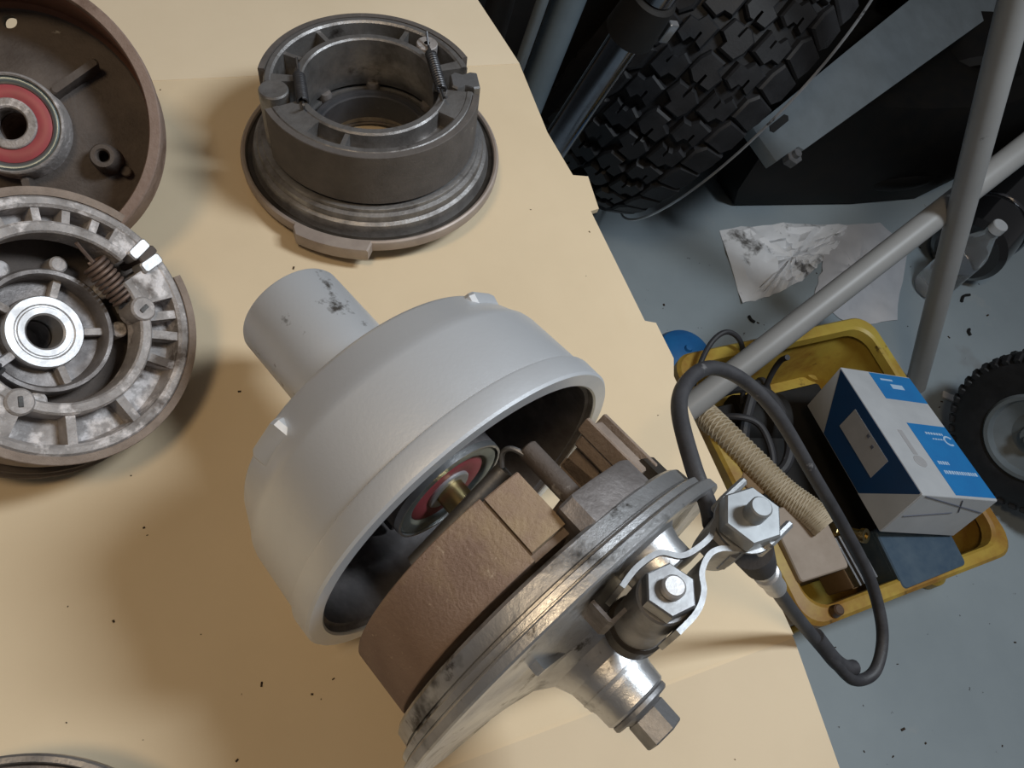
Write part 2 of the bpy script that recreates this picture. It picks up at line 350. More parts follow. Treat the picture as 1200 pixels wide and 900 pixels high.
def shoe(parent, R, z0, z1, a0, a1, rin, lt=.0045, la=None, face=1, dep=.012, cast='alu_pale', lin='lining', ribs=(), n=44, zl=None, endpad=9, zin=None, ribw=.0036):
    """cast shoe: a channel with outer and inner wall, open towards face; lining wrapped round the outside"""
    zt, zb = (z1, z0) if face > 0 else (z0, z1); d = dep * face; e = .0012 * face; ro = R - lt
    if zin is not None: zi = zin
    else: zi = zb
    prof = [(ro, zb), (ro, zt - e), (ro - .0012, zt), (ro - .0042, zt), (ro - .0058, zt - e), (ro - .0066, zt - d), (rin + .0075, zt - d), (rin + .0062, zt - e), (rin + .0050, zt), (rin + .0010, zt), (rin, zt - e), (rin, zi), (rin + .004, zb)]
    s = B(); s.lathe(prof, n, a0, a1, closed=True, caps=True)
    o = obj('brake_shoe', s, cast, parent)
    for (aa, ab) in ((a0, a0 + endpad), (a1 - endpad, a1)):
        p = B(); p.lathe([(ro - .001, zb), (ro - .001, zt - e * .5), (rin + .001, zt - e * .5), (rin + .001, zb)], 8, aa, ab, closed=True, caps=True); obj('shoe_end', p, cast, o)
    for a in ribs:
        p = B(); p.T = Matrix.Rotation(math.radians(a), 4, 'Z')
        rm = (ro - .004 + rin + .004) / 2; wl = (ro - rin) - .006
        p.box((rm, 0, zt - d * .55 - e), (wl, ribw, abs(d) * .95), cham=.001); obj('rib', p, cast, o)
    la = la or (a0 + 6, a1 - 6)
    zl = zl or (min(z0, z1), max(z0, z1))
    l = B(); l.lathe([(R - lt, zl[0]), (R - .0004, zl[0]), (R, zl[0] + .0005), (R, zl[1] - .0005), (R - .0004, zl[1]), (R - lt, zl[1])], n, la[0], la[1], closed=True, caps=True)
    obj('lining', l, lin, o)
    return o
sh = shoe(t, .0795, .0185, .0505, 92, 262, .052, lt=.006, la=(106, 250), face=-1, dep=.016, cast='lining_dull', lin='lining', ribs=(130, 160, 190, 220), endpad=16)
sh2 = shoe(t, .0795, .0185, .0505, -82, 52, .052, lt=.006, la=(-70, 40), face=-1, dep=.016, cast='lining_dull', lin='lining', ribs=(-40, -10, 20), endpad=14)
# nose pieces of the two shoes at the cam
b = B(); b.lathe([(.071, .0195), (.0786, .0195), (.0792, .0202), (.0792, .042), (.0786, .0475), (.071, .0475)], 14, 92.5, 105, closed=True, caps=True); obj('shoe_nose', b, 'lining', sh)
b = B(); b.T = Matrix.Rotation(math.radians(54), 4, 'Z'); b.box((.0745, 0, .034), (.013, .012, .030), cham=.001); obj('shoe_nose', b, 'lining_dull', sh2)
for a in (46.5, 59.5):
    b = B(); b.T = Matrix.Rotation(math.radians(a), 4, 'Z'); b.box((.0795, 0, .0335), (.008, .0022, .033), cham=.0006); obj('shoe_nose_ridge', b, 'lining_dull', sh2)
# cam spindle, hooked return spring, raised cam boss on the plate
b = B(); b.cyl((*P2(.073, 82), .012), (*P2(.073, 82), .052), .0046, cham=.0006); obj('cam_spindle', b, 'rust_dark', t)
b = B(); b.tube(spline([(*P2(.074, 84), .017), (*P2(.073, 86), .009), (*P2(.069, 88), .0065), (*P2(.064, 90), .010)], 6), .0012, 8); b.cyl((*P2(.060, 88), .010), (*P2(.050, 150), .010), .004); obj('return_spring', b, 'steel_dull', t)
b = B(); b.prism([P2(.086, 88), P2(.0855, 80), P2(.0855, 66), P2(.083, 60), P2(.060, 58), P2(.060, 92), P2(.083, 92)], .0415, .056, .0012); obj('cam_boss', b, 'alu_dark', t)
b = B(); b.prism([P2(.083, 52), P2(.083, 40), P2(.060, 38), P2(.060, 54)], .044, .056, .001); obj('pivot_boss', b, 'near_black', t)
# front face: cam bush, ribs, locating lug
cb = P2(.071, 75)
b = B(); b.T = Matrix.Translation(Vector((cb[0], cb[1], 0))); b.lathe([(.0185, .0715), (.0150, .0745), (.0136, .079), (.0134, .0860), (.0126, .0868), (0, .0868)], 44); obj('cam_bush', b, 'alu_bright', t)
for (a, w_, L_) in ((285, .004, .045), (130, .0035, .040), (20, .004, .045)):
    b = B(); b.T = Matrix.Rotation(math.radians(a), 4, 'Z'); b.prism([(.020, -w_), (.020 + L_, -w_ * .6), (.020 + L_, w_ * .6), (.020, w_)], .074, .0800, .001); obj('face_rib', b, 'alu_bright', t)
b = B(); b.strip([(-.012, .0745), (-.012, .0840), (-.011, .0850), (-.004, .0850)], .0016, .052, .068); obj('locating_lug', b, 'alu_dark', t)
# lever: barrel bolt, yoke of two bent strips, clamp block with the second nut
lv = B(); lv.cyl((.0066, .038, .0915), (.0066, .0775, .0915), .0108, cham=.0008, n=40); lever = obj('cable_lever', lv, 'steel_dull', t)
bb = B(); bb.T = Matrix.Translation(Vector((.0066, .034, .0915))) @ frame((0, 1, 0)); bb.lathe([(0, 0), (.0112, 0), (.0124, .0015), (.0124, .0095), (.0112, .011), (0, .011)], 40); obj('barrel_collar', bb, 'near_black', lever)
b = B(); b.hexn((.0066, .0778, .0915), (0, 1, 0), .0104, .0075, rot=.25); obj('nut', b, 'steel', lever)
b = B(); b.cyl((.0066, .085, .0915), (.0066, .0895, .0915), .0045, cham=.0009, n=28); obj('bolt_end', b, 'steel_bright', lever)
b = B(); b.strip(spline([(-.006, .0790, 0), (.004, .0775, 0), (.0150, .0790, 0), (.0205, .0850, 0), (.0265, .0870, 0), (.0360, .0875, 0), (.0420, .0850, 0), (.058, .0825, 0)], 5), .0022, .062, .0830); obj('yoke_strip', b, 'steel', lever)
b = B(); b.strip(spline([(-.002, .1035, 0), (.0090, .1032, 0), (.0170, .1000, 0), (.0225, .0945, 0), (.0300, .0920, 0), (.0360, .0935, 0), (.0430, .0985, 0), (.0600, .1005, 0)], 5), .0022, .062, .0830); obj('yoke_strip', b, 'steel', lever)
b = B(); b.box((.0500, .0720, .0920), (.0230, .018, .0155), cham=.002); obj('clamp_block', b, 'steel_dull', lever)
b = B(); b.T = Matrix.Translation(Vector((.0520, .0815, .0928))) @ frame((0, 1, 0)); b.lathe([(.0045, 0), (.0125, 0), (.0128, .0006), (.0125, .0012), (.0045, .0012)], 36); obj('washer', b, 'steel', lever)
b = B(); b.hexn((.0520, .0827, .0928), (0, 1, 0), .0126, .0080, rot=.15); obj('nut', b, 'zinc', lever)
b = B(); b.cyl((.0520, .090, .0928), (.0520, .0985, .0928), .0044, cham=.0006); obj('bolt_end', b, 'zinc', lever)
for zz in (.0808, .1045):
    b = B(); b.box((.0585, .0795, zz), (.016, .012, .0034), cham=.001); obj('clamp_tab', b, 'steel', lever)

# ------------------------------------------------------------------ brake cable looping beside the plate
cpts = [(.1745, .0535, .166), (.1806, .0640, .160), (.1834, .0825, .158), (.1947, .1124, .150), (.2109, .1287, .142), (.2348, .1381, .132), (.2609, .1333, .118), (.2870, .1162, .098), (.3178, .0823, .064), (.3478, .0529, .030),
        (.3756, .0206, -.005), (.3806, -.0115, -.025), (.3662, -.0319, -.032), (.3462, -.0327, -.030), (.3285, -.0184, -.016), (.3015, .0030, .0120), (.2666, .0188, .0550), (.2332, .0302, .1000), (.2071, .0371, .1350)]
t = thing('brake_cable', 'black rubber sheathed brake cable looping over the table edge', 'cable', loc=(.26, .04, .0))
L0 = Vector((.26, .04, 0)); q = [Vector(p) - L0 for p in cpts]
b = B(); b.tube(spline(q, 12), .0040, 14); obj('outer_sheath', b, 'rubber', t)
b = B(); b.tube(spline([Vector(p) - L0 for p in [(.3480, -.0255, -.0275), (.3400, -.0235, -.0245), (.3290, -.0165, -.0165), (.3080, .0005, .0065)]], 8), .0052, 12); obj('sheath_sleeve', b, 'rubber', t)
# rubber boot and adjuster ferrule leaving the clamp
e0 = Vector((.1880, .0405, .1640)) - L0; e1 = Vector((.2085, .0368, .1340)) - L0; e2 = Vector((.2400, .0280, .0910)) - L0
dd = (e1 - e0)
b = B(); b.T = Matrix.Translation(e0) @ frame(dd)
pr = [(0, 0)]
for i in range(9):
    z = dd.length * i / 8; r = .0092 - .0016 * i / 8
    pr += [(r, z), (r - .0009, z + dd.length / 24), (r - .0009, z + dd.length / 12)]
pr += [(.004, dd.length * 1.05), (0, dd.length * 1.05)]
b.lathe(pr, 28); obj('rubber_boot', b, 'rubber', t, ang=50)
d2 = (e2 - e1); L2 = d2.length
b = B(); b.T = Matrix.Translation(e1) @ frame(d2)
b.lathe([(0, 0), (.0050, 0), (.0058, .001), (.0058, L2 * .22), (.0048, L2 * .25), (.0052, L2 * .30), (.0064, L2 * .32), (.0064, L2 * .5), (.0054, L2 * .54), (.0056, L2 * .95), (.0048, L2), (0, L2)], 24); obj('adjuster_ferrule', b, 'steel_bright', t)

# ------------------------------------------------------------------ far brake plate, shoes upward
n2 = Vector((-.0797364, .05196305, .99546067)); B2 = Vector((.135744, .426336, .01782))
t = thing('shoe_plate', 'grey brake plate with shoes and springs facing up at the back of the table', 'brake plate', Matrix.Translation(B2) @ frame(n2))
b = B()
b.lathe([(.041, -.012), (.041, .006), (.0475, .008), (.0490, .014), (.0560, .014), (.0775, .0150), (.0790, .0146), (.0795, .0120), (.0825, .0112), (.0832, .0090), (.0832, .0068), (.0858, .0056), (.0866, .0030), (.0866, .0005), (.0885, -.0035), (.0915, -.0038), (.0922, -.0030), (.0930, -.0004), (.0945, .0000), (.0957, -.0008),
         (.0960, -.0022), (.0956, -.0075), (.0940, -.0092), (.070, -.0105), (.041, -.012)], 120)
obj('plate', b, 'alu', t)
b = B(); b.lathe([(.0925, -.0018), (.0930, -.0004), (.0945, .0004), (.0958, -.0004), (.0964, -.0020), (.0960, -.0078), (.0940, -.0096), (.0925, -.0096)], 120, closed=True); obj('outer_flange', b, 'flange', t)
b = B()
poly = [P2(.094, a) for a in range(-139, -103, 5)] + [P2(.1035, a) for a in (-106, -110, -115, -120, -125, -130, -135)] + [P2(.0985, -138)]
b.prism(poly, -.0098, .0004, .0012); obj('locating_tab', b, 'flange', t)
b = B(); b.lathe([(.0862, -.0035), (.0885, -.0030), (.0915, -.0032), (.0922, -.0025), (.0922, -.0040), (.0862, -.0040)], 96, closed=True); obj('dark_groove', b, 'near_black', t)  # near-black ring laid in the channel
b = B(); b.lathe([(.046, -.0112), (.045, -.0132), (.0405, -.0132), (.0405, -.0112)], 60, closed=True); obj('hub_boss', b, 'alu_dark', t)
b = B(); b.lathe([(.0455, .006), (.0455, .0155), (.0440, .0165), (.0410, .0165), (.0400, .0145), (.0385, .0140), (.0375, .004), (.0375, -.004), (.0405, -.006)], 72); obj('seal_ring', b, 'rubber', t)
so = shoe(t, .0763, .0175, .059, 2, 170, .046, lt=.0045, la=(10, 160), face=1, dep=.019, cast='alu', lin='lining_grey', ribs=(52, 110, 140), endpad=7, zin=.042)
si = shoe(t, .0763, .0175, .059, -168, -20, .048, lt=.0045, la=(-168, -22), face=1, dep=.012, cast='alu', lin='lining_grey', ribs=(-120,), endpad=26, zin=.036)
b = B(); b.T = Matrix.Translation(Vector((*P2(.0545, 84), .0405))); b.hexn((0, 0, 0), (0, 0, 1), .0078, .006); obj('cast_hexagon', b, 'alu', so)
b = B(); b.T = Matrix.Translation(Vector((*P2(.0655, 178), .016))); b.lathe([(0, 0), (.0100, 0), (.0100, .0425), (.0092, .0437), (.0072, .0437), (.0030, .0428), (0, .0428)], 40); obj('pivot_pin', b, 'alu', t)
# cam between the other ends of the shoes: a waisted block
b = B(); b.T = Matrix.Rotation(math.radians(-9), 4, 'Z')
b.prism([(.060, -.0088), (.066, -.0060), (.072, -.0088), (.0765, -.0078), (.0765, .0078), (.072, .0088), (.066, .0060), (.060, .0088), (.0565, .006), (.0565, -.006)], .046, .0585, .0012); obj('cam', b, 'steel_dull', t)
b = B(); b.T = Matrix.Rotation(math.radians(-9), 4, 'Z'); b.cyl((.0665, 0, .012), (.0665, 0, .048), .0065); obj('cam_shaft', b, 'steel_dull', t)
for (p, q_) in (((-.0455, .020, .0600), (-.0500, -.0225, .0600)), ((.0500, .030, .0610), (.0440, -.032, .0610))):
    p = Vector(p); q_ = Vector(q_); d = (q_ - p); b = B(); b.coil(p + d * .18, p + d * .82, .0034, .0009, 16, 6)
    b.tube([p - d * .08 + Vector((0, 0, .006)), p + d * .04, p + d * .18], .0009, 6); b.tube([q_ - d * .18, q_ - d * .04, q_ + d * .08 + Vector((0, 0, .007))], .0009, 6); obj('return_spring', b, 'spring_dark', t)
b = B(); b.T = Matrix.Translation(Vector((*P2(.0600, 33), .052))); b.lathe([(.0022, .0075), (.0072, .0075), (.0078, .0068), (.0078, 0)], 24); obj('spring_eye', b, 'alu_pale', so)
for a in (75, 20, 150, 120):
    b = B(); b.T = Matrix.Translation(Vector((*P2(.050, a), .013))); b.lathe([(0, .006), (.0042, .006), (.0050, .004), (.0052, 0)], 16); obj('stud', b, 'alu_dark', t)

# ------------------------------------------------------------------ rusty drum, upper left
n3 = Vector((-.11939377, -.55643087, .82227113)); D3 = Vector((-.09108, .404156, .085596))
t = thing('brake_drum', 'rusty iron brake drum with red sealed bearing, propped open upward', 'brake drum', Matrix.Translation(D3) @ frame(n3))
k = .92
b = B()
b.lathe([(.0762, -.0475), (.0778, -.043), (.0782, -.006), (.0785, -.0012), (.0792, 0), (.0843, 0), (.0851, -.0010), (.0851, -.0065), (.0838, -.0080), (.0828, -.0085), (.0825, -.034), (.078, -.042), (.072, -.047), (.050, -.0515), (.0300, -.0525)], 120)
sh_ = obj('drum_shell', b, 'rust', t)
b = B(); b.lathe([(.0786, -.004), (.0775, -.006), (.0770, -.0375), (.0745, -.041)], 96); obj('brake_track', b, 'rust_wall', t)
b = B(); b.lathe([(.0765, -.0385), (.0735, -.0425), (.060, -.040), (.045, -.034), (.033, -.0305), (.0295, -.030), (.0290, -.044), (.0300, -.0475), (.050, -.0475), (.074, -.0455), (.0765, -.0430)], 96, closed=True)
fl = obj('drum_floor', b, 'rust_dark', t)
boolcut(fl, [lambda c: c.cyl((*P2(.0665, 81), -.06), (*P2(.0665, 81), -.02), .0042, n=20)])
boolcut(sh_, [lambda c: c.cyl((*P2(.0665, 81), -.06), (*P2(.0665, 81), -.02), .0042, n=20)])
b = B(); b.lathe([(.0300, -.035), (.0296, -.0150), (.0290, -.0138), (.0282, -.0132), (.0274, -.0140), (.0272, -.035)], 72); obj('bearing_seat', b, 'alu_pale', t)
bearing(t, -.0140, .0272, .0226, .0148, mat='steel_green', hub='alu_pale')
b = B(); b.lathe([(.0300, -.050), (.0262, -.058), (.0255, -.0845), (.0250, -.0855), (.012, -.0855), (.0095, -.084), (.0095, -.03)], 56); b.lathe([(0, -.070), (.0095, -.070)], 30); obj('hub_tube', b, 'rust', t)
for a in (30, 150, 265):
    b = B(); b.T = Matrix.Rotation(math.radians(a), 4, 'Z'); b.box((.045, 0, -.031), (.034, .0045, .016), Matrix.Rotation(.22, 3, 'Y'), cham=.0012); obj('inner_rib', b, 'rust_dark', t)
b = B(); b.T = Matrix.Translation(Vector((*P2(.0500, -31), -.040))); b.lathe([(.0035, 0), (.0035, .0175), (.0045, .019), (.0068, .019), (.0082, .016), (.0090, 0)], 28); obj('threaded_boss', b, 'rust_dark', t)
b = B(); b.T = Matrix.Translation(Vector((*P2(.0615, -34), -.0405))); b.cyl((0, 0, 0), (0, 0, .006), .0032, cham=.0006); obj('rivet', b, 'rust_dark', t)

# ------------------------------------------------------------------ pale shoe plate, left, leaning on the rusty drum
n4 = Vector((.49318969, -.42654653, .75817016)); P4 = Vector((-.07173, .26118, .07794))
t = thing('shoe_plate', 'pale corroded brake plate with coil spring, leaning on the rusty drum', 'brake plate', Matrix.Translation(P4) @ frame(n4))
b = B(); b.lathe([(.030, -.032), (.060, -.0335), (.0745, -.0330), (.0752, -.0340), (.0752, -.0365), (.0770, -.0372), (.0775, -.0385), (.0775, -.0405), (.0765, -.0415), (.050, -.044), (.030, -.048)], 110); obj('plate', b, 'rust_dark', t)
b = B(); b.lathe([(.0300, -.048), (.022, -.053), (.019, -.060), (.0175, -.0675), (.0165, -.0685), (.008, -.0685), (.008, -.04)], 48); b.lathe([(0, -.060), (.0082, -.060)], 30); obj('axle_boss', b, 'alu_dark', t)
b = B(); b.lathe([(.0345, -.034), (.0335, -.0205), (.0325, -.0190), (.0305, -.0190), (.0295, -.0205), (.0290, -.0315), (.020, -.0325), (.0192, -.0255)], 80); obj('bearing_housing', b, 'alu_dark', t)
b = B(); b.lathe([(.0195, -.0300), (.0195, -.0245), (.0188, -.0235), (.0150, -.0235), (.0142, -.0243), (.0135, -.0243), (.0130, -.0232), (.0100, -.0232), (.0090, -.0242), (.0088, -.046)], 64); obj('axle_sleeve', b, 'steel_bright', t)
for a in (10, 82, 154, 226, 298):
    b = B(); b.T = Matrix.Rotation(math.radians(a), 4, 'Z'); b.box((.0245, 0, -.0285), (.012, .0045, .007), cham=.001); obj('housing_web', b, 'alu_pale', t)
for a in (11, 47, 86, 130, 200, 268):
    b = B(); b.T = Matrix.Translation(Vector((*P2(.0372, a), -.034))); b.lathe([(0, .0135), (.0035, .0135), (.0045, .0125), (.0050, 0)], 20); obj('rivet_head', b, 'alu_pale', t)
sa = shoe(t, .0716, -.0275, 0, -128, 45, .0400, lt=.0045, la=(-112, 34), face=1, dep=.0135, cast='alu_pale', lin='lining_dull', ribs=(-80, -47, -12, 4, 16), endpad=20, zin=-.017, ribw=.0052)
sb = shoe(t, .0716, -.0275, 0, 57, 225, .0480, lt=.0045, la=(68, 214), face=1, dep=.0135, cast='alu_pale', lin='lining_dull', ribs=(78, 92, 106, 124, 150, 180), endpad=12, zin=-.017, ribw=.0046)
# spring bosses with slots, coil spring, steel wear plates
for (a, r_) in ((22, .0430), (-111, .0440)):
    b = B(); b.T = Matrix.Translation(Vector((*P2(r_, a), -.014))); b.lathe([(0, .0152), (.0058, .0152), (.0068, .014), (.0075, 0)], 28); o = obj('spring_boss', b, 'alu_pale', sa)
    b = B(); b.T = Matrix.Translation(Vector((*P2(r_, a), .0012))) @ Matrix.Rotation(math.radians(a + 30), 4, 'Z'); b.box((0, 0, 0), (.0055, .0024, .0008), cham=.0003); obj('spring_slot', b, 'near_black', sa)
p, q_ = Vector((.0150, .0385, -.0080)), Vector((.0330, .0215, -.0080)); d = q_ - p
b = B(); b.coil(p, q_, .0062, .0011, 9, 8); b.tube([q_, q_ + d * .15 + Vector((0, 0, -.001)), q_ + d * .22 + Vector((.004, -.003, .003))], .0011, 6); b.tube([p, p - d * .18, p - d * .45 + Vector((-.002, 0, .003))], .0011, 6); obj('coil_spring', b, 'spring', t)
p, q_ = Vector((-.026, -.029, -.0080)), Vector((-.040, -.014, -.0080)); b = B(); b.coil(p, q_, .0058, .0011, 8, 8); obj('coil_spring', b, 'spring_dark', t)
for (a, mt) in ((54.5, 'steel_bright'), (45.5, 'steel_bright')):
    b = B(); b.T = Matrix.Rotation(math.radians(a), 4, 'Z'); b.box((.0600, 0, -.004), (.0135, .0060, .012), cham=.001); obj('wear_plate', b, mt, t)
b = B(); b.T = Matrix.Rotation(math.radians(50), 4, 'Z'); b.box((.062, 0, -.012), (.012, .0045, .026), cham=.0008); obj('cam', b, 'rust_dark', t)

# ------------------------------------------------------------------ part cut off by the lower left corner
t = thing('brake_ring', 'grey brake drum rim cut off in the lower left corner', 'brake drum', loc=(-.13596, -.01715, 0))
b = B(); b.lathe([(.055, .002), (.060, .0005), (.086, .0005), (.0895, .002), (.0900, .030), (.0895, .0343), (.0885, .0350), (.0862, .0350), (.0856, .0340), (.0850, .010), (.060, .006), (.055, .006)], 110, closed=True); obj('drum_rim', b, 'alu', t)
b = B(); b.lathe([(.0852, .0335), (.0848, .0318), (.0815, .0312), (.0800, .0322), (.0795, .0338), (.0780, .0345), (.058, .0345), (.057, .033), (.057, .008), (.0840, .008)], 96); obj('inner_ring', b, 'alu_dark', t)

# ------------------------------------------------------------------ grit on the cardboard
b = B(); rng = random.Random(3)
for i in range(60):
    x, y = rng.uniform(-.14, .29), rng.uniform(-.06, .55)
    if i < 30: x, y = rng.uniform(-.12, .05), rng.uniform(-.02, .30)
    r = rng.choice([.0002, .0003, .0003, .0004, .0006]); a = rng.uniform(0, PI)
    b.box((x, y, r * .45), (r * 2 * rng.uniform(1, 2.2), r * 1.6, r), Matrix.Rotation(a, 3, 'Z'))
o = obj('grit', b, 'crumb', kind='stuff'); tag(o, 'tiny dark crumbs of grit scattered over the cardboard', 'grit')

# ------------------------------------------------------------------ the motorcycle behind the table
bike = thing('motorcycle', 'dark motorcycle with knobbly tyre and grey swing arm beyond the table', 'motorcycle', loc=(.90, .95, FZ))
BL = Vector((.90, .95, FZ))
def W(p): return Vector(p) - BL
wy, wr = math.radians(-43), math.radians(-20)
wax = Vector((math.cos(wy) * math.cos(wr), math.sin(wy) * math.cos(wr), math.sin(wr)))
WM = Matrix.Translation(W((.83, .935, -.300))) @ frame(wax, (0, 0, 1))
def tyre_prof(R, hw, bulge=.035):
    out = []
    for i in range(17):
        a = -1 + 2 * i / 16; x = hw * math.sin(a * PI / 2 * .86) / math.sin(PI / 2 * .86); out.append((R - bulge * abs(a) ** 2.6 - (.02 if abs(a) > .99 else 0), x))
    return [(R - .12, -hw * .72), (R - .08, -hw * 1.02)] + out + [(R - .08, hw * 1.02), (R - .12, hw * .72)]
b = B(); b.T = WM; b.lathe(tyre_prof(.307, .108), 96); tyre = obj('tyre', b, 'tyre', bike)
b = B(); b.T = WM; b.lathe([(.190, -.078), (.186, -.06), (.168, -.05), (.168, .05), (.186, .06), (.190, .078)], 72); obj('wheel_rim', b, 'bike_grey', bike)
b = B(); b.T = WM; b.cyl((0, 0, -.09), (0, 0, .09), .045); b.lathe([(.045, -.02), (.168, -.012), (.168, .012), (.045, .02)], 60); obj('wheel_hub', b, 'matte_black', bike)
# tread blocks: three kinds of cleat, shared meshes
def cleat(kind):
    p = [[(-.017, -.019), (.004, -.021), (.008, -.010), (.019, -.008), (.019, .016), (.006, .020), (.003, .010), (-.003, .009), (-.0025, -.003), (-.006, -.003), (-.0065, .010), (-.016, .012)],
         [(-.019, -.012), (-.006, -.020), (-.001, -.019), (-.0005, -.004), (.003, -.004), (.0035, -.018), (.017, -.016), (.020, .004), (.008, .009), (.009, .020), (-.013, .019), (-.018, .006)],
         [(-.020, -.018), (.016, -.021), (.021, -.004), (.021, .018), (-.012, .021), (-.021, .008)]][kind]
    c = B(); c.prism([(x * 1.16, y * 1.12) for x, y in p], -.010, .010, .0035)
    me = obj('tread_block', c, 'tyre'); d = me.data; bpy.data.objects.remove(me); return d
kinds = [cleat(k) for k in range(3)]
NB = 40; rows = [(-.087, 2), (-.044, 0), (0, 1), (.044, 0), (.087, 2)]
for ri, (off, kd) in enumerate(rows):
    a_ = off / .108; rr = .307 - .035 * abs(a_) ** 2.6 + .004; sl = math.atan(.035 * 2.6 * abs(a_) ** 1.6 / .108) * (1 if off > 0 else -1)
    for k_ in range(NB):
        an = 2 * PI * (k_ + .5 * (ri % 2)) / NB
        m = WM @ Matrix.Rotation(an, 4, 'Z') @ Matrix.Translation((rr, 0, off)) @ Matrix.Rotation(PI / 2 - sl, 4, 'Y') @ Matrix.Rotation(PI if k_ % 2 else 0, 4, 'Z')
        o = bpy.data.objects.new('tread_block', kinds[kd]); COL.objects.link(o); o.parent = tyre; o.matrix_local = m
b = B(); b.T = WM; b.tube([(.293 * math.cos(a), .293 * math.sin(a), .120) for a in [2 * PI * i / 120 for i in range(120)]], .0022, 6, closed=True); obj('wheel_trim_ring', b, 'alu_bright', bike)
# swing arm with slotted end and adjuster nut
d_ = Vector((.86, .40, .02)).normalized(); s0 = Vector((.885, .715, -.335)); wv = Vector((-.40, .86, .30)).normalized(); wv = (wv - d_ * wv.dot(d_)).normalized(); nv = d_.cross(wv).normalized()
SM = Matrix.Identity(4)
for i in range(3): SM[i][0] = d_[i]; SM[i][1] = wv[i]; SM[i][2] = nv[i]; SM[i][3] = W(s0)[i]
b = B(); b.T = SM; b.prism([(-.02, -.034), (.045, -.036), (.052, -.046), (.95, -.060), (.95, .085), (.30, .050), (.06, .036), (-.02, .032)], -.012, .012, .003); arm = obj('swing_arm', b, 'bike_grey', bike)
b = B(); b.T = SM; b.prism([(.010, .012), (.016, .006), (.062, .008), (.068, .015), (.062, .021), (.016, .019)], .0118, .0132); obj('axle_slot', b, 'matte_black', arm)
b = B(); b.T = SM; b.hexn((.030, -.044, -.006), (0, 0, 1), .016, .016); b.cyl((.030, -.044, -.012), (.030, -.044, .018), .007); obj('adjuster_nut', b, 'steel_dull', arm)
# shock absorber: chrome tube, black collar, bright cap, pinch tab
f0, f1 = Vector((.487, .640, -.055)), Vector((.455, .690, -.345)); fd = (f0 - f1).normalized()
b = B(); b.cyl(W(f1), W(f0), .0195, n=32); sk = obj('shock_tube', b, 'chrome', bike)
b = B(); b.cyl(W(f0 - fd * .006), W(f0 + fd * .050), .0300, .0270, cham=.003); obj('shock_collar', b, 'matte_black', sk)
b = B(); b.cyl(W(f0 + fd * .050), W(f0 + fd * .17), .0215, cham=.002); obj('shock_upper_tube', b, 'chrome', sk)
b = B(); b.T = Matrix.Translation(W(f0 + fd * .012 + Vector((.036, -.012, -.004)))) @ frame(fd); b.box((0, 0, 0), (.012, .008, .026), cham=.001); obj('pinch_tab', b, 'alu_bright', sk)
for (p, q_, r_, m_) in (((.505, .800, -.02), (.470, .800, -.46), .022, 'bike_blue_grey'), ((.452, .770, .02), (.415, .770, -.46), .0075, 'bike_grey'), ((.430, .840, .05), (.400, .820, -.46), .018, 'matte_black')):
    b = B(); b.cyl(W(p), W(q_), r_, n=24, cham=.001); obj('frame_tube', b, m_, bike)
b = B(); b.box(W((.62, 1.18, -.28)), (.90, .06, .74), Matrix.Rotation(.12, 3, 'Z'), cham=.02); obj('dark_backing', b, 'matte_black', bike)  # added black box that darkens the view by hiding bright floor behind the tubes
# engine: crankcase, finned cylinder, side cover, exhaust; plain black shapes added to fill the shadow under the bike
b = B(); b.box(W((1.58, 1.34, -.36)), (.86, .42, .44), Matrix.Rotation(.20, 3, 'Z'), cham=.05); eng = obj('crankcase', b, 'engine', bike)
for i in range(9):
    b = B(); b.box(W((1.52 + i * .012, 1.20 + i * .002, -.34 + i * .03)), (.34, .30, .010), Matrix.Rotation(.20, 3, 'Z') @ Matrix.Rotation(.25, 3, 'Y'), cham=.004); obj('cooling_fin', b, 'engine', eng)
b = B(); b.cyl(W((1.64, 1.02, -.44)), W((1.60, .90, -.46)), .13, .115, n=40, cham=.012); obj('side_cover', b, 'engine', eng)
b = B(); b.tube([W(p) for p in spline([(1.15, .98, -.45), (1.25, .86, -.55), (1.5, .80, -.57), (1.9, .95, -.50), (2.2, 1.1, -.42)], 8)], .028, 14); obj('exhaust_pipe', b, 'engine', bike)
b = B(); b.box(W((1.36, .845, -.47)), (.010, .03, .055), Matrix.Rotation(.6, 3, 'Z'), cham=.002); b.cyl(W((1.36, .845, -.47)), W((1.45, .93, -.46)), .006); obj('rusty_bracket', b, 'tan_dark', bike)
b = B(); b.prism([(x - BL.x, y - BL.y) for x, y in ((1.02, .90), (1.03, .825), (1.35, .785), (1.55, .775), (2.35, .98), (2.3, 1.4), (1.25, 1.25), (1.10, 1.0))], .008, .275, .06); obj('shade_block', b, 'engine', bike)  # added black block standing in for the shadowed floor under the bike
for (p, q_) in (((1.0, .98, -.08), (2.3, 1.45, .05)), ((1.1, 1.02, -.52), (2.3, 1.5, -.50))):
    b = B(); b.cyl(W(p), W(q_), .022, n=18); obj('frame_rail', b, 'engine', bike)
b = B(); b.box(W((1.75, 1.62, -.15)), (1.9, .10, .95), Matrix.Rotation(.20, 3, 'Z'), cham=.04); obj('fairing', b, 'engine', bike)
b = B(); b.cyl(W((1.62, 1.0, -.42)), W((1.70, .93, FZ + .001)), .014, n=14); obj('side_stand', b, 'engine', bike)

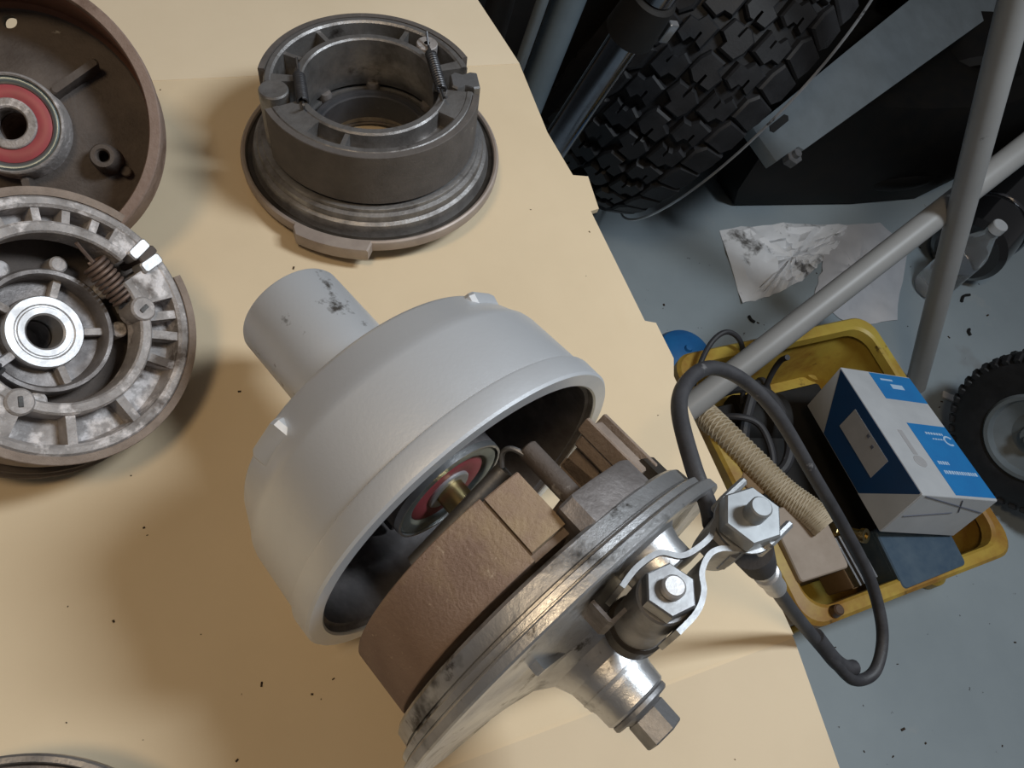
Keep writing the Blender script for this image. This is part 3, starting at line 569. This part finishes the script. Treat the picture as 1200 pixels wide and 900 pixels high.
# ------------------------------------------------------------------ crossed tube frame
t = thing('tube_frame', 'pale grey crossed tube frame standing beside the yellow crate', 'stand', loc=(1.229, .349, FZ))
F0 = Vector((1.229, .349, FZ)); T1 = Vector((.854, .545, .115)); dT = (T1 - F0)
b = B(); b.cyl(dT * .009, dT * 1.25, .0185, n=28, cham=.001); obj('tube', b, 'tube', t)
X2 = Vector((1.035, .480, -.245)); G2 = Vector((.288, .242, FZ)); dX = X2 - G2
b = B(); b.cyl(G2 + dX * .045 - F0, G2 + dX * 1.75 - F0, .0190, n=28, cham=.001); obj('tube', b, 'tube', t)
b = B(); b.cyl(X2 - F0 + Vector((.02, .02, 0)), F0 + dT * .63 - F0, .006, n=12); obj('pivot_bolt', b, 'steel_dull', t)

# ------------------------------------------------------------------ yellow crate and what lies in it
CR = Matrix.Translation((.838, .226, FZ)) @ Matrix.Rotation(math.radians(.5), 4, 'Z')
t = thing('storage_crate', 'dirty yellow plastic crate on the floor beside the table', 'crate', CR)
def rrect(hx, hy, r, n=6):
    out = []
    for cx, cy, a0 in ((hx - r, hy - r, 0), (-hx + r, hy - r, 90), (-hx + r, -hy + r, 180), (hx - r, -hy + r, 270)):
        for i in range(n + 1): a = math.radians(a0 + 90 * i / n); out.append((cx + r * math.cos(a), cy + r * math.sin(a)))
    return out
def shell(rings):
    b = B(); n = len(rings[0][0]); vs = []; fs = []
    for pl, z in rings: vs += [(p[0], p[1], z) for p in pl]
    for a in range(len(rings) - 1):
        for i in range(n): j = (i + 1) % n; fs.append([a * n + i, a * n + j, (a + 1) * n + j, (a + 1) * n + i])
    fs.append(list(range(n))[::-1]); fs.append([(len(rings) - 1) * n + i for i in range(n)])
    return b.add(vs, fs)
hx, hy, ch = .192, .208, .172
b = shell([(rrect(hx - .016, hy - .012, .03), .012), (rrect(hx - .006, hy - .004, .03), ch - .02), (rrect(hx - .008, hy - .006, .03), ch - .012), (rrect(hx - .011, hy - .009, .03), ch - .02), (rrect(hx - .020, hy - .017, .03), .016)])
obj('crate_body', b, 'yellow', t)
b = B(); n_ = 28; vs = []; fs = []
for (gx, z) in ((-.016, ch - .016), (-.014, ch), (-.010, ch + .003), (.004, ch + .001), (.008, ch - .004), (.008, ch - .022), (.005, ch - .022), (.004, ch - .008), (-.012, ch - .014)):
    vs += [(p[0], p[1], z) for p in rrect(hx + gx, hy + gx, .034)]
for a in range(9):
    for i in range(n_): j = (i + 1) % n_; c_ = (a + 1) % 9; fs.append([a * n_ + i, a * n_ + j, c_ * n_ + j, c_ * n_ + i])
b.add(vs, fs); obj('crate_rim', b, 'yellow', t)
for sx in (-1, 1):
    for sy in (-1, 1):
        b = B(); b.T = Matrix.Translation((sx * (hx - .016), sy * (hy - .010), 0)); b.lathe([(0, 0), (.020, 0), (.024, .004), (.024, .024), (.018, .030), (0, .030)], 24); obj('foot', b, 'yellow', t)
for sx in (-.13, 0, .13):
    b = B(); b.box((sx, -hy + .004, .078), (.012, .010, .125), Matrix.Rotation(-.03, 3, 'X'), cham=.002); obj('side_rib', b, 'yellow', t)
b = B(); b.cyl((-.150, -hy + .004, ch + .002), (-.150, -hy + .004, ch + .016), .0085, .0075, cham=.002); obj('rim_plug', b, 'cap', t)

# blue and white carton
def Rz(a, b_, g): return Matrix.Rotation(a, 3, 'Z') @ Matrix.Rotation(b_, 3, 'Y') @ Matrix.Rotation(g, 3, 'X')
kk = 1.075
bc = Vector((0, 0, H)) + (Vector((.8332, .1848, -.3802)) - Vector((0, 0, H))) * kk
BM_ = Matrix.Translation(bc) @ Rz(-.256, .1525, -.2576).to_4x4()
wx, ly, hz = .0648 * kk, .11 * kk, .0406 * kk
t = thing('parts_carton', 'blue and white printed cardboard carton resting tilted in the yellow crate', 'box', BM_)
b = B(); b.box((0, 0, 0), (2 * wx, 2 * ly, 2 * hz), cham=.0008); obj('carton', b, 'box_white', t)
e = .0004
def quad_top(name, pts, m):
    c = B(); c.prism([(u * wx, v * ly) for u, v in pts], hz, hz + e); return obj(name, c, m, t)
def quad_left(name, pts, m, d=e):
    c = B(); c.T = Matrix.Translation((-wx, 0, 0)) @ Matrix(((0, 0, -1, 0), (1, 0, 0, 0), (0, 1, 0, 0), (0, 0, 0, 1))); c.prism([(u * ly, v * hz) for u, v in pts], 0, d); return obj(name, c, m, t)
quad_top('blue_panel', [(-.22, .98), (-.22, .52), (.99, .52), (.99, .98)], 'box_blue')
quad_top('blue_panel', [(-.10, .12), (-.10, -.97), (.99, -.97), (.99, .12)], 'box_blue')
c = B()
for (u0, u1, v0, v1) in ((.20, .55, .72, .80), (.0, .35, .86, .89)): c.prism([(u0 * wx, v0 * ly), (u1 * wx, v0 * ly), (u1 * wx, v1 * ly), (u0 * wx, v1 * ly)], hz + e, hz + 2 * e)
rng = random.Random(5)
for (y_, x0, x1, h_) in ((-.04, .25, .75, .035), (-.12, .35, .70, .02), (-.52, .02, .30, .05), (-.66, .02, .92, .05)):
    x_ = x0
    while x_ < x1:
        wd = rng.uniform(.03, .06); c.prism([(x_ * wx, y_ * ly), ((x_ + wd) * wx, y_ * ly), ((x_ + wd) * wx, (y_ + h_) * ly), (x_ * wx, (y_ + h_) * ly)], hz + e, hz + 2 * e); x_ += wd + .022
T0 = c.T; c.T = Matrix.Translation((.80 * wx, -.12 * ly, hz + e)); c.lathe([(.0065, 0), (.0095, 0), (.0095, e), (.0065, e)], 20, 30, 300, closed=True, caps=True); c.T = T0
obj('print_lines', c, 'print_light', t, kind='stuff')
c = B(); c.prism([(-.52 * wx, -.02 * ly), (-.40 * wx, -.02 * ly), (-.40 * wx, -.40 * ly), (-.52 * wx, -.40 * ly)], hz, hz + e)
c.T = Matrix.Translation((-.46 * wx, -.50 * ly, hz)); c.lathe([(0, 0), (.0105, 0), (.0105, e), (0, e)], 24); obj('print_part_picture', c, 'label', t)
quad_left('navy_panel', [(-.97, -.0), (-.97, .97), (.97, .97), (.50, -.97), (-.45, -.97)], 'box_navy')
quad_left('white_corner', [(-.99, -.99), (-.99, .98), (-.45, -.99)], 'box_white', e * 1.5)
quad_left('white_label', [(-.42, -.25), (.40, -.25), (.40, .62), (-.42, .62)], 'label', e * 2)
c = B(); c.T = Matrix.Translation((-wx, 0, 0)) @ Matrix(((0, 0, -1, 0), (1, 0, 0, 0), (0, 1, 0, 0), (0, 0, 0, 1)))
for (u, v) in ((.0, .50), (-.14, .40)): c.box((u * ly, v * hz, e * 2.2), (.005, .005, e))
obj('label_marks', c, 'print_dark', t)
c = B(); c.box((0, -ly, 0), (2 * wx * .99, .0006, 2 * hz * .97)); obj('end_flap', c, 'box_white', t)
c = B()
for (p, q_) in (((-.9, .95), (.95, .35)), ((-.9, -.1), (.2, .25)), ((.1, .9), (.35, .3))): c.cyl((p[0] * wx, -ly - .0006, p[1] * hz), (q_[0] * wx, -ly - .0006, q_[1] * hz), .0009, n=6)
obj('flap_tear', c, 'print_dark', t)

# small smoky box
t = thing('plastic_box', 'small smoky blue plastic box at the crate edge under the carton', 'box', Matrix.Translation((.872, .068, -.538)) @ Rz(.02, .0, .10).to_4x4())
b = B(); b.prism(rrect(.060, .043, .006, 3), 0, .060, .002); obj('box_base', b, 'blue_box', t)
b = B(); b.prism(rrect(.0615, .0445, .007, 3), .060, .068, .002); obj('box_lid', b, 'blue_box', t)
# dusty beige box
t = thing('beige_box', 'dusty beige plastic box in the crate beside the braided hose', 'box', Matrix.Translation((.700, .122, -.575)) @ Rz(-.02, .0, .03).to_4x4())
b = B(); b.prism(rrect(.040, .050, .004, 3), 0, .088, .0015); obj('box_base', b, 'tan_dark', t)
b = B(); b.prism(rrect(.0412, .0512, .005, 3), .088, .110, .002); obj('box_lid', b, 'tan_box', t)
o = B(); o.cyl((0, 0, 0), (.01, .012, .075), .020, n=28, cham=.003); t = thing('brown_jar', 'squat brown jar between braided hose and beige box', 'jar', loc=(.660, .205, -.560))
obj('jar_body', o, 'tan_dark', t); o = B(); o.cyl((.01, .012, .075), (.0115, .0138, .086), .0215, n=28, cham=.002); obj('jar_lid', o, 'tan_dark', t)
# braided hose
hp = spline([(.680, .395, -.56), (.658, .355, -.505), (.656, .310, -.478), (.678, .245, -.470), (.698, .190, -.465), (.716, .150, -.455), (.724, .125, -.452)], 10)
t = thing('braided_hose', 'pale braided plastic hose lying across the yellow crate', 'hose', loc=(.64, .31, -.46)); hl = Vector((.64, .31, -.46))
b = B(); b.tube([p - hl for p in hp], .0195, 20); obj('hose_wall', b, 'hose', t)
def helix(sign, ph):
    out = []; prev = None; N_ = len(hp)
    for i in range((N_ - 1) * 4):
        f_ = i / 4; k_ = int(f_); p = hp[k_].lerp(hp[min(k_ + 1, N_ - 1)], f_ - k_); tt = (hp[min(k_ + 1, N_ - 1)] - hp[k_]).normalized(); x = Vector((0, 0, 1)).cross(tt).normalized(); y = tt.cross(x)
        a = sign * i * .32 + ph; out.append(p - hl + .0196 * (math.cos(a) * x + math.sin(a) * y))
    return out
b = B()
for k_ in range(5):
    b.tube(helix(1, k_ * 1.2566), .0012, 4); b.tube(helix(-1, k_ * 1.2566), .0012, 4)
obj('braid', b, 'hose_rib', t)
# black wires and junk
def wire(label, pts, r, name='black_wire', m='rubber'):
    p = spline(pts, 10); c = Vector(pts[0]); w_ = B(); w_.tube([q - c for q in p], r, 10); o = obj(name, w_, m); o.location = c; tag(o, label, 'wire'); return o
wire('thin black wire arching up over the far edge of the crate', [(.655, .350, -.55), (.652, .390, -.47), (.690, .432, -.452), (.722, .444, -.442), (.748, .428, -.455), (.762, .395, -.50), (.77, .34, -.58)], .0042)
wire('thick black wire coiled beside the carton in the crate', [(.70, .40, -.60), (.76, .385, -.53), (.80, .350, -.515), (.79, .27, -.515), (.755, .235, -.53), (.735, .29, -.55), (.77, .36, -.52), (.82, .385, -.54), (.84, .33, -.60)], .009)
wire('short black wire end standing upright at the far crate wall', [(.795, .345, -.56), (.800, .375, -.50), (.803, .385, -.462), (.801, .380, -.44)], .0045)
wire('looped black wire beneath the thin grey tube in the crate', [(.66, .36, -.57), (.70, .33, -.50), (.735, .30, -.49), (.73, .24, -.50), (.70, .22, -.53), (.66, .26, -.58)], .0055)
t = thing('black_motor', 'black housing lying deep in the crate behind the carton', 'motor', loc=(.80, .33, FZ + .02))
b = B(); b.cyl((-.04, .02, .045), (.05, .0, .05), .045, n=32, cham=.006); obj('housing', b, 'matte_black', t); b = B(); b.cyl((-.07, .027, .043), (-.04, .02, .045), .012); obj('shaft', b, 'steel_dull', t)
t = thing('brass_fitting', 'small shiny brass pipe fitting between beige box and carton', 'fitting', loc=(.775, .125, -.505))
b = B(); b.hexn((0, 0, 0), (.3, -.5, .8), .013, .014); b.cyl((.003, -.006, .01), (.012, -.024, .036), .008, cham=.001); obj('fitting_body', b, 'brass', t)
b = B(); b.T = Matrix.Translation((.012, -.024, .036)) @ frame((.3, -.5, .8)); b.lathe([(.005, 0), (.0105, 0), (.0105, .006), (.005, .006)], 24); obj('collar', b, 'brass', t)
t = thing('heat_sink', 'ribbed grey metal block between beige box and smoky blue box', 'metal block', Matrix.Translation((.778, .085, -.565)) @ Rz(.1, 0, .1).to_4x4())
b = B(); b.box((0, 0, .03), (.040, .075, .06), cham=.002); obj('block', b, 'tan_dark', t)
for i in range(5): b = B(); b.box((-.016 + i * .008, 0, .066), (.003, .072, .014), cham=.0005); obj('fin', b, 'steel_dull', t)
t = thing('crate_dark_fill', 'added black block filling the shaded bottom of the crate under hose and boxes', 'box', loc=(.82, .225, FZ + .0165))  # added black slab, stands in for the dark of the crate's interior
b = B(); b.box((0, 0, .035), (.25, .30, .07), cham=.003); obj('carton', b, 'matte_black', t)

# ------------------------------------------------------------------ floor things
def sheet(name, outline, z, label, mat, amp, seed, div=14):
    rg = random.Random(seed); cx = sum(p[0] for p in outline) / len(outline); cy = sum(p[1] for p in outline) / len(outline)
    # concentric rings of the outline give a crumpled surface with thickness
    n = len(outline); dense = []
    for i in range(n):
        p, q = outline[i], outline[(i + 1) % n]
        for k_ in range(6): dense.append((p[0] + (q[0] - p[0]) * k_ / 6 + rg.uniform(-.002, .002), p[1] + (q[1] - p[1]) * k_ / 6 + rg.uniform(-.002, .002)))
    n = len(dense); top = []; R_ = 7
    for r_ in range(R_):
        f_ = 1 - r_ / R_
        for p in dense: top.append((cx + (p[0] - cx) * f_ - cx, cy + (p[1] - cy) * f_ - cy, .0012 + amp * rg.random() ** 1.5 * (1.0 if r_ else .5)))
    b_ = B(); vs = top + [(0, 0, amp * .5)]; fs = []
    for r_ in range(R_ - 1):
        for i in range(n): j = (i + 1) % n; fs.append([r_ * n + i, r_ * n + j, (r_ + 1) * n + j, (r_ + 1) * n + i])
    for i in range(n): fs.append([(R_ - 1) * n + i, (R_ - 1) * n + (i + 1) % n, R_ * n])
    m = len(vs); vs2 = [(v[0], v[1], max(v[2] - .001, .0003)) for v in vs]
    fs += [[q + m for q in f_][::-1] for f_ in fs]
    for i in range(n): j = (i + 1) % n; fs.append([i, i + m, j + m, j])
    b_.add(vs + vs2, fs); o = obj(name, b_, mat, ang=25); o.location = (cx, cy, z); tag(o, label, 'paper'); return o
sheet('paper_towel', [(.998, .782), (.955, .601), (1.021, .606), (1.12, .628), (1.181, .658), (1.262, .700), (1.32, .745), (1.154, .772)], FZ, 'crumpled white paper towel with black oil stains on the floor', 'paper', .013, 4)
sheet('paper_sheet', [(1.265, .752), (1.405, .740), (1.440, .668), (1.285, .500), (1.174, .505), (1.120, .580), (1.19, .655)], FZ, 'glossy pale sheet of paper on the floor behind the grey tube', 'gloss_paper', .006, 9)
t = thing('clear_bottle', 'clear plastic bottle standing on the floor behind the grey tubes', 'bottle', loc=(1.415, .555, FZ))
b = B(); b.lathe([(0, .004), (.024, .001), (.034, .004), (.037, .014), (.037, .120), (.034, .135), (.020, .165), (.0135, .180), (.0135, .205)], 40); obj('bottle_wall', b, 'glass', t)
b = B(); b.lathe([(.0148, .192), (.0148, .207), (.0135, .209), (0, .209)], 24); obj('cap', b, 'box_white', t)
t = thing('black_silencer', 'glossy black exhaust silencer lying on the floor at the right edge', 'silencer', loc=(1.55, .60, FZ)); sl = Vector((1.55, .60, FZ))
p, q_ = Vector((1.475, .585, -.572)), Vector((2.05, .86, -.565)); d = (q_ - p).normalized()
b = B(); b.cyl(p - sl, q_ - sl, .075, n=40, cham=.012); obj('body', b, 'gloss_black', t)
b = B(); b.cyl(p - d * .035 - sl, p - sl, .022, n=24, cham=.002); obj('tail_pipe', b, 'chrome', t)
b = B(); b.tube([p + d * .12 - sl + .0765 * Vector((0, 0, 1)) * math.cos(a) + .0765 * math.sin(a) * d.cross(Vector((0, 0, 1))).normalized() for a in [2 * PI * i / 40 for i in range(40)]], .004, 8, closed=True); obj('clamp_band', b, 'chrome', t)
# small cart wheel at the right edge
wc = Vector((1.260, .170, -.503)); wn = (Vector((0, 0, .10)) - wc); wn.z = 0; wn = Vector((wn.x, wn.y, .18)).normalized()
t = thing('cart_wheel', 'small black pneumatic cart wheel cut off by the right edge', 'wheel', Matrix.Translation(wc) @ frame(wn, (0, 0, 1)))
b = B(); b.lathe([(.070, -.034), (.085, -.042), (.115, -.041), (.135, -.030), (.143, -.012), (.143, .012), (.135, .030), (.115, .041), (.085, .042), (.070, .034), (.066, .026)], 80); ty = obj('tyre', b, 'tyre', t)
lug = B(); lug.box((0, 0, 0), (.012, .012, .020), cham=.002); lo = obj('tread_lug', lug, 'tyre'); ld = lo.data; bpy.data.objects.remove(lo)
for i in range(44):
    for s_ in (-1, 1):
        o = bpy.data.objects.new('tread_lug', ld); COL.objects.link(o); o.parent = ty
        o.matrix_local = Matrix.Rotation(2 * PI * (i + (.5 if s_ > 0 else 0)) / 44, 4, 'Z') @ Matrix.Translation((.136, 0, s_ * .026)) @ Matrix.Rotation(s_ * -.5, 4, 'Y')
b = B(); b.lathe([(.078, .038), (.074, .043), (.068, .042), (.064, .030), (.040, .018), (.024, .020), (.020, .034), (0, .034)], 64); obj('wheel_disc', b, 'bike_grey', t)
b = B(); b.cyl((0, 0, -.05), (0, 0, .048), .009, cham=.001); obj('axle', b, 'steel_dull', t)
# blue lid behind the crate
t = thing('blue_lid', 'bright blue plastic lid on the floor behind the yellow crate', 'lid', loc=(.775, .515, FZ))
b = B(); b.lathe([(0, .030), (.030, .028), (.048, .018), (.055, .004), (.056, .0), (0, 0)], 36); obj('dome', b, 'blue_rag', t); b = B(); b.lathe([(0, .036), (.006, .035), (.008, .029), (0, .029)], 20); obj('knob', b, 'blue_rag', t)
# litter
for (x, y, L_, a, lab) in ((1.494, .516, .035, .4, 'black curled scrap on the floor by the clear bottle'), (1.444, .437, .016, 1.2, 'black dot of rubber on the floor right of the upright grey tube'), (.957, .563, .016, 2.0, 'tiny black scrap on the floor between crate and paper towel')):
    b = B(); b.tube(spline([(-L_ / 2, 0, .003), (0, L_ * .15, .004), (L_ / 2, -.002, .003)], 4), .003, 6); o = obj('scrap', b, 'matte_black'); o.location = (x, y, FZ); o.rotation_euler.z = a; tag(o, lab, 'scrap')
b = B(); b.prism([(-.030, -.006), (.012, -.012), (.034, -.002), (.030, .007), (-.010, .006), (-.026, .010)], 0, .004, .001); o = obj('scrap', b, 'paper'); o.location = (1.305, .308, FZ); o.rotation_euler.z = -.5; tag(o, 'pale torn scrap on the floor between carton and cart wheel', 'scrap')
b = B(); rng = random.Random(11)
for i in range(110):
    x, y = rng.uniform(.75, 1.9), rng.uniform(-.25, .75); r = rng.choice([.0006, .0008, .001, .0014, .002])
    b.box((x, y, FZ + r * .45), (r * 2 * rng.uniform(1, 2.2), r * 1.6, r), Matrix.Rotation(rng.uniform(0, PI), 3, 'Z'))
o = obj('floor_grit', b, 'crumb', kind='stuff'); tag(o, 'small dark specks of dirt scattered over the grey floor', 'grit')
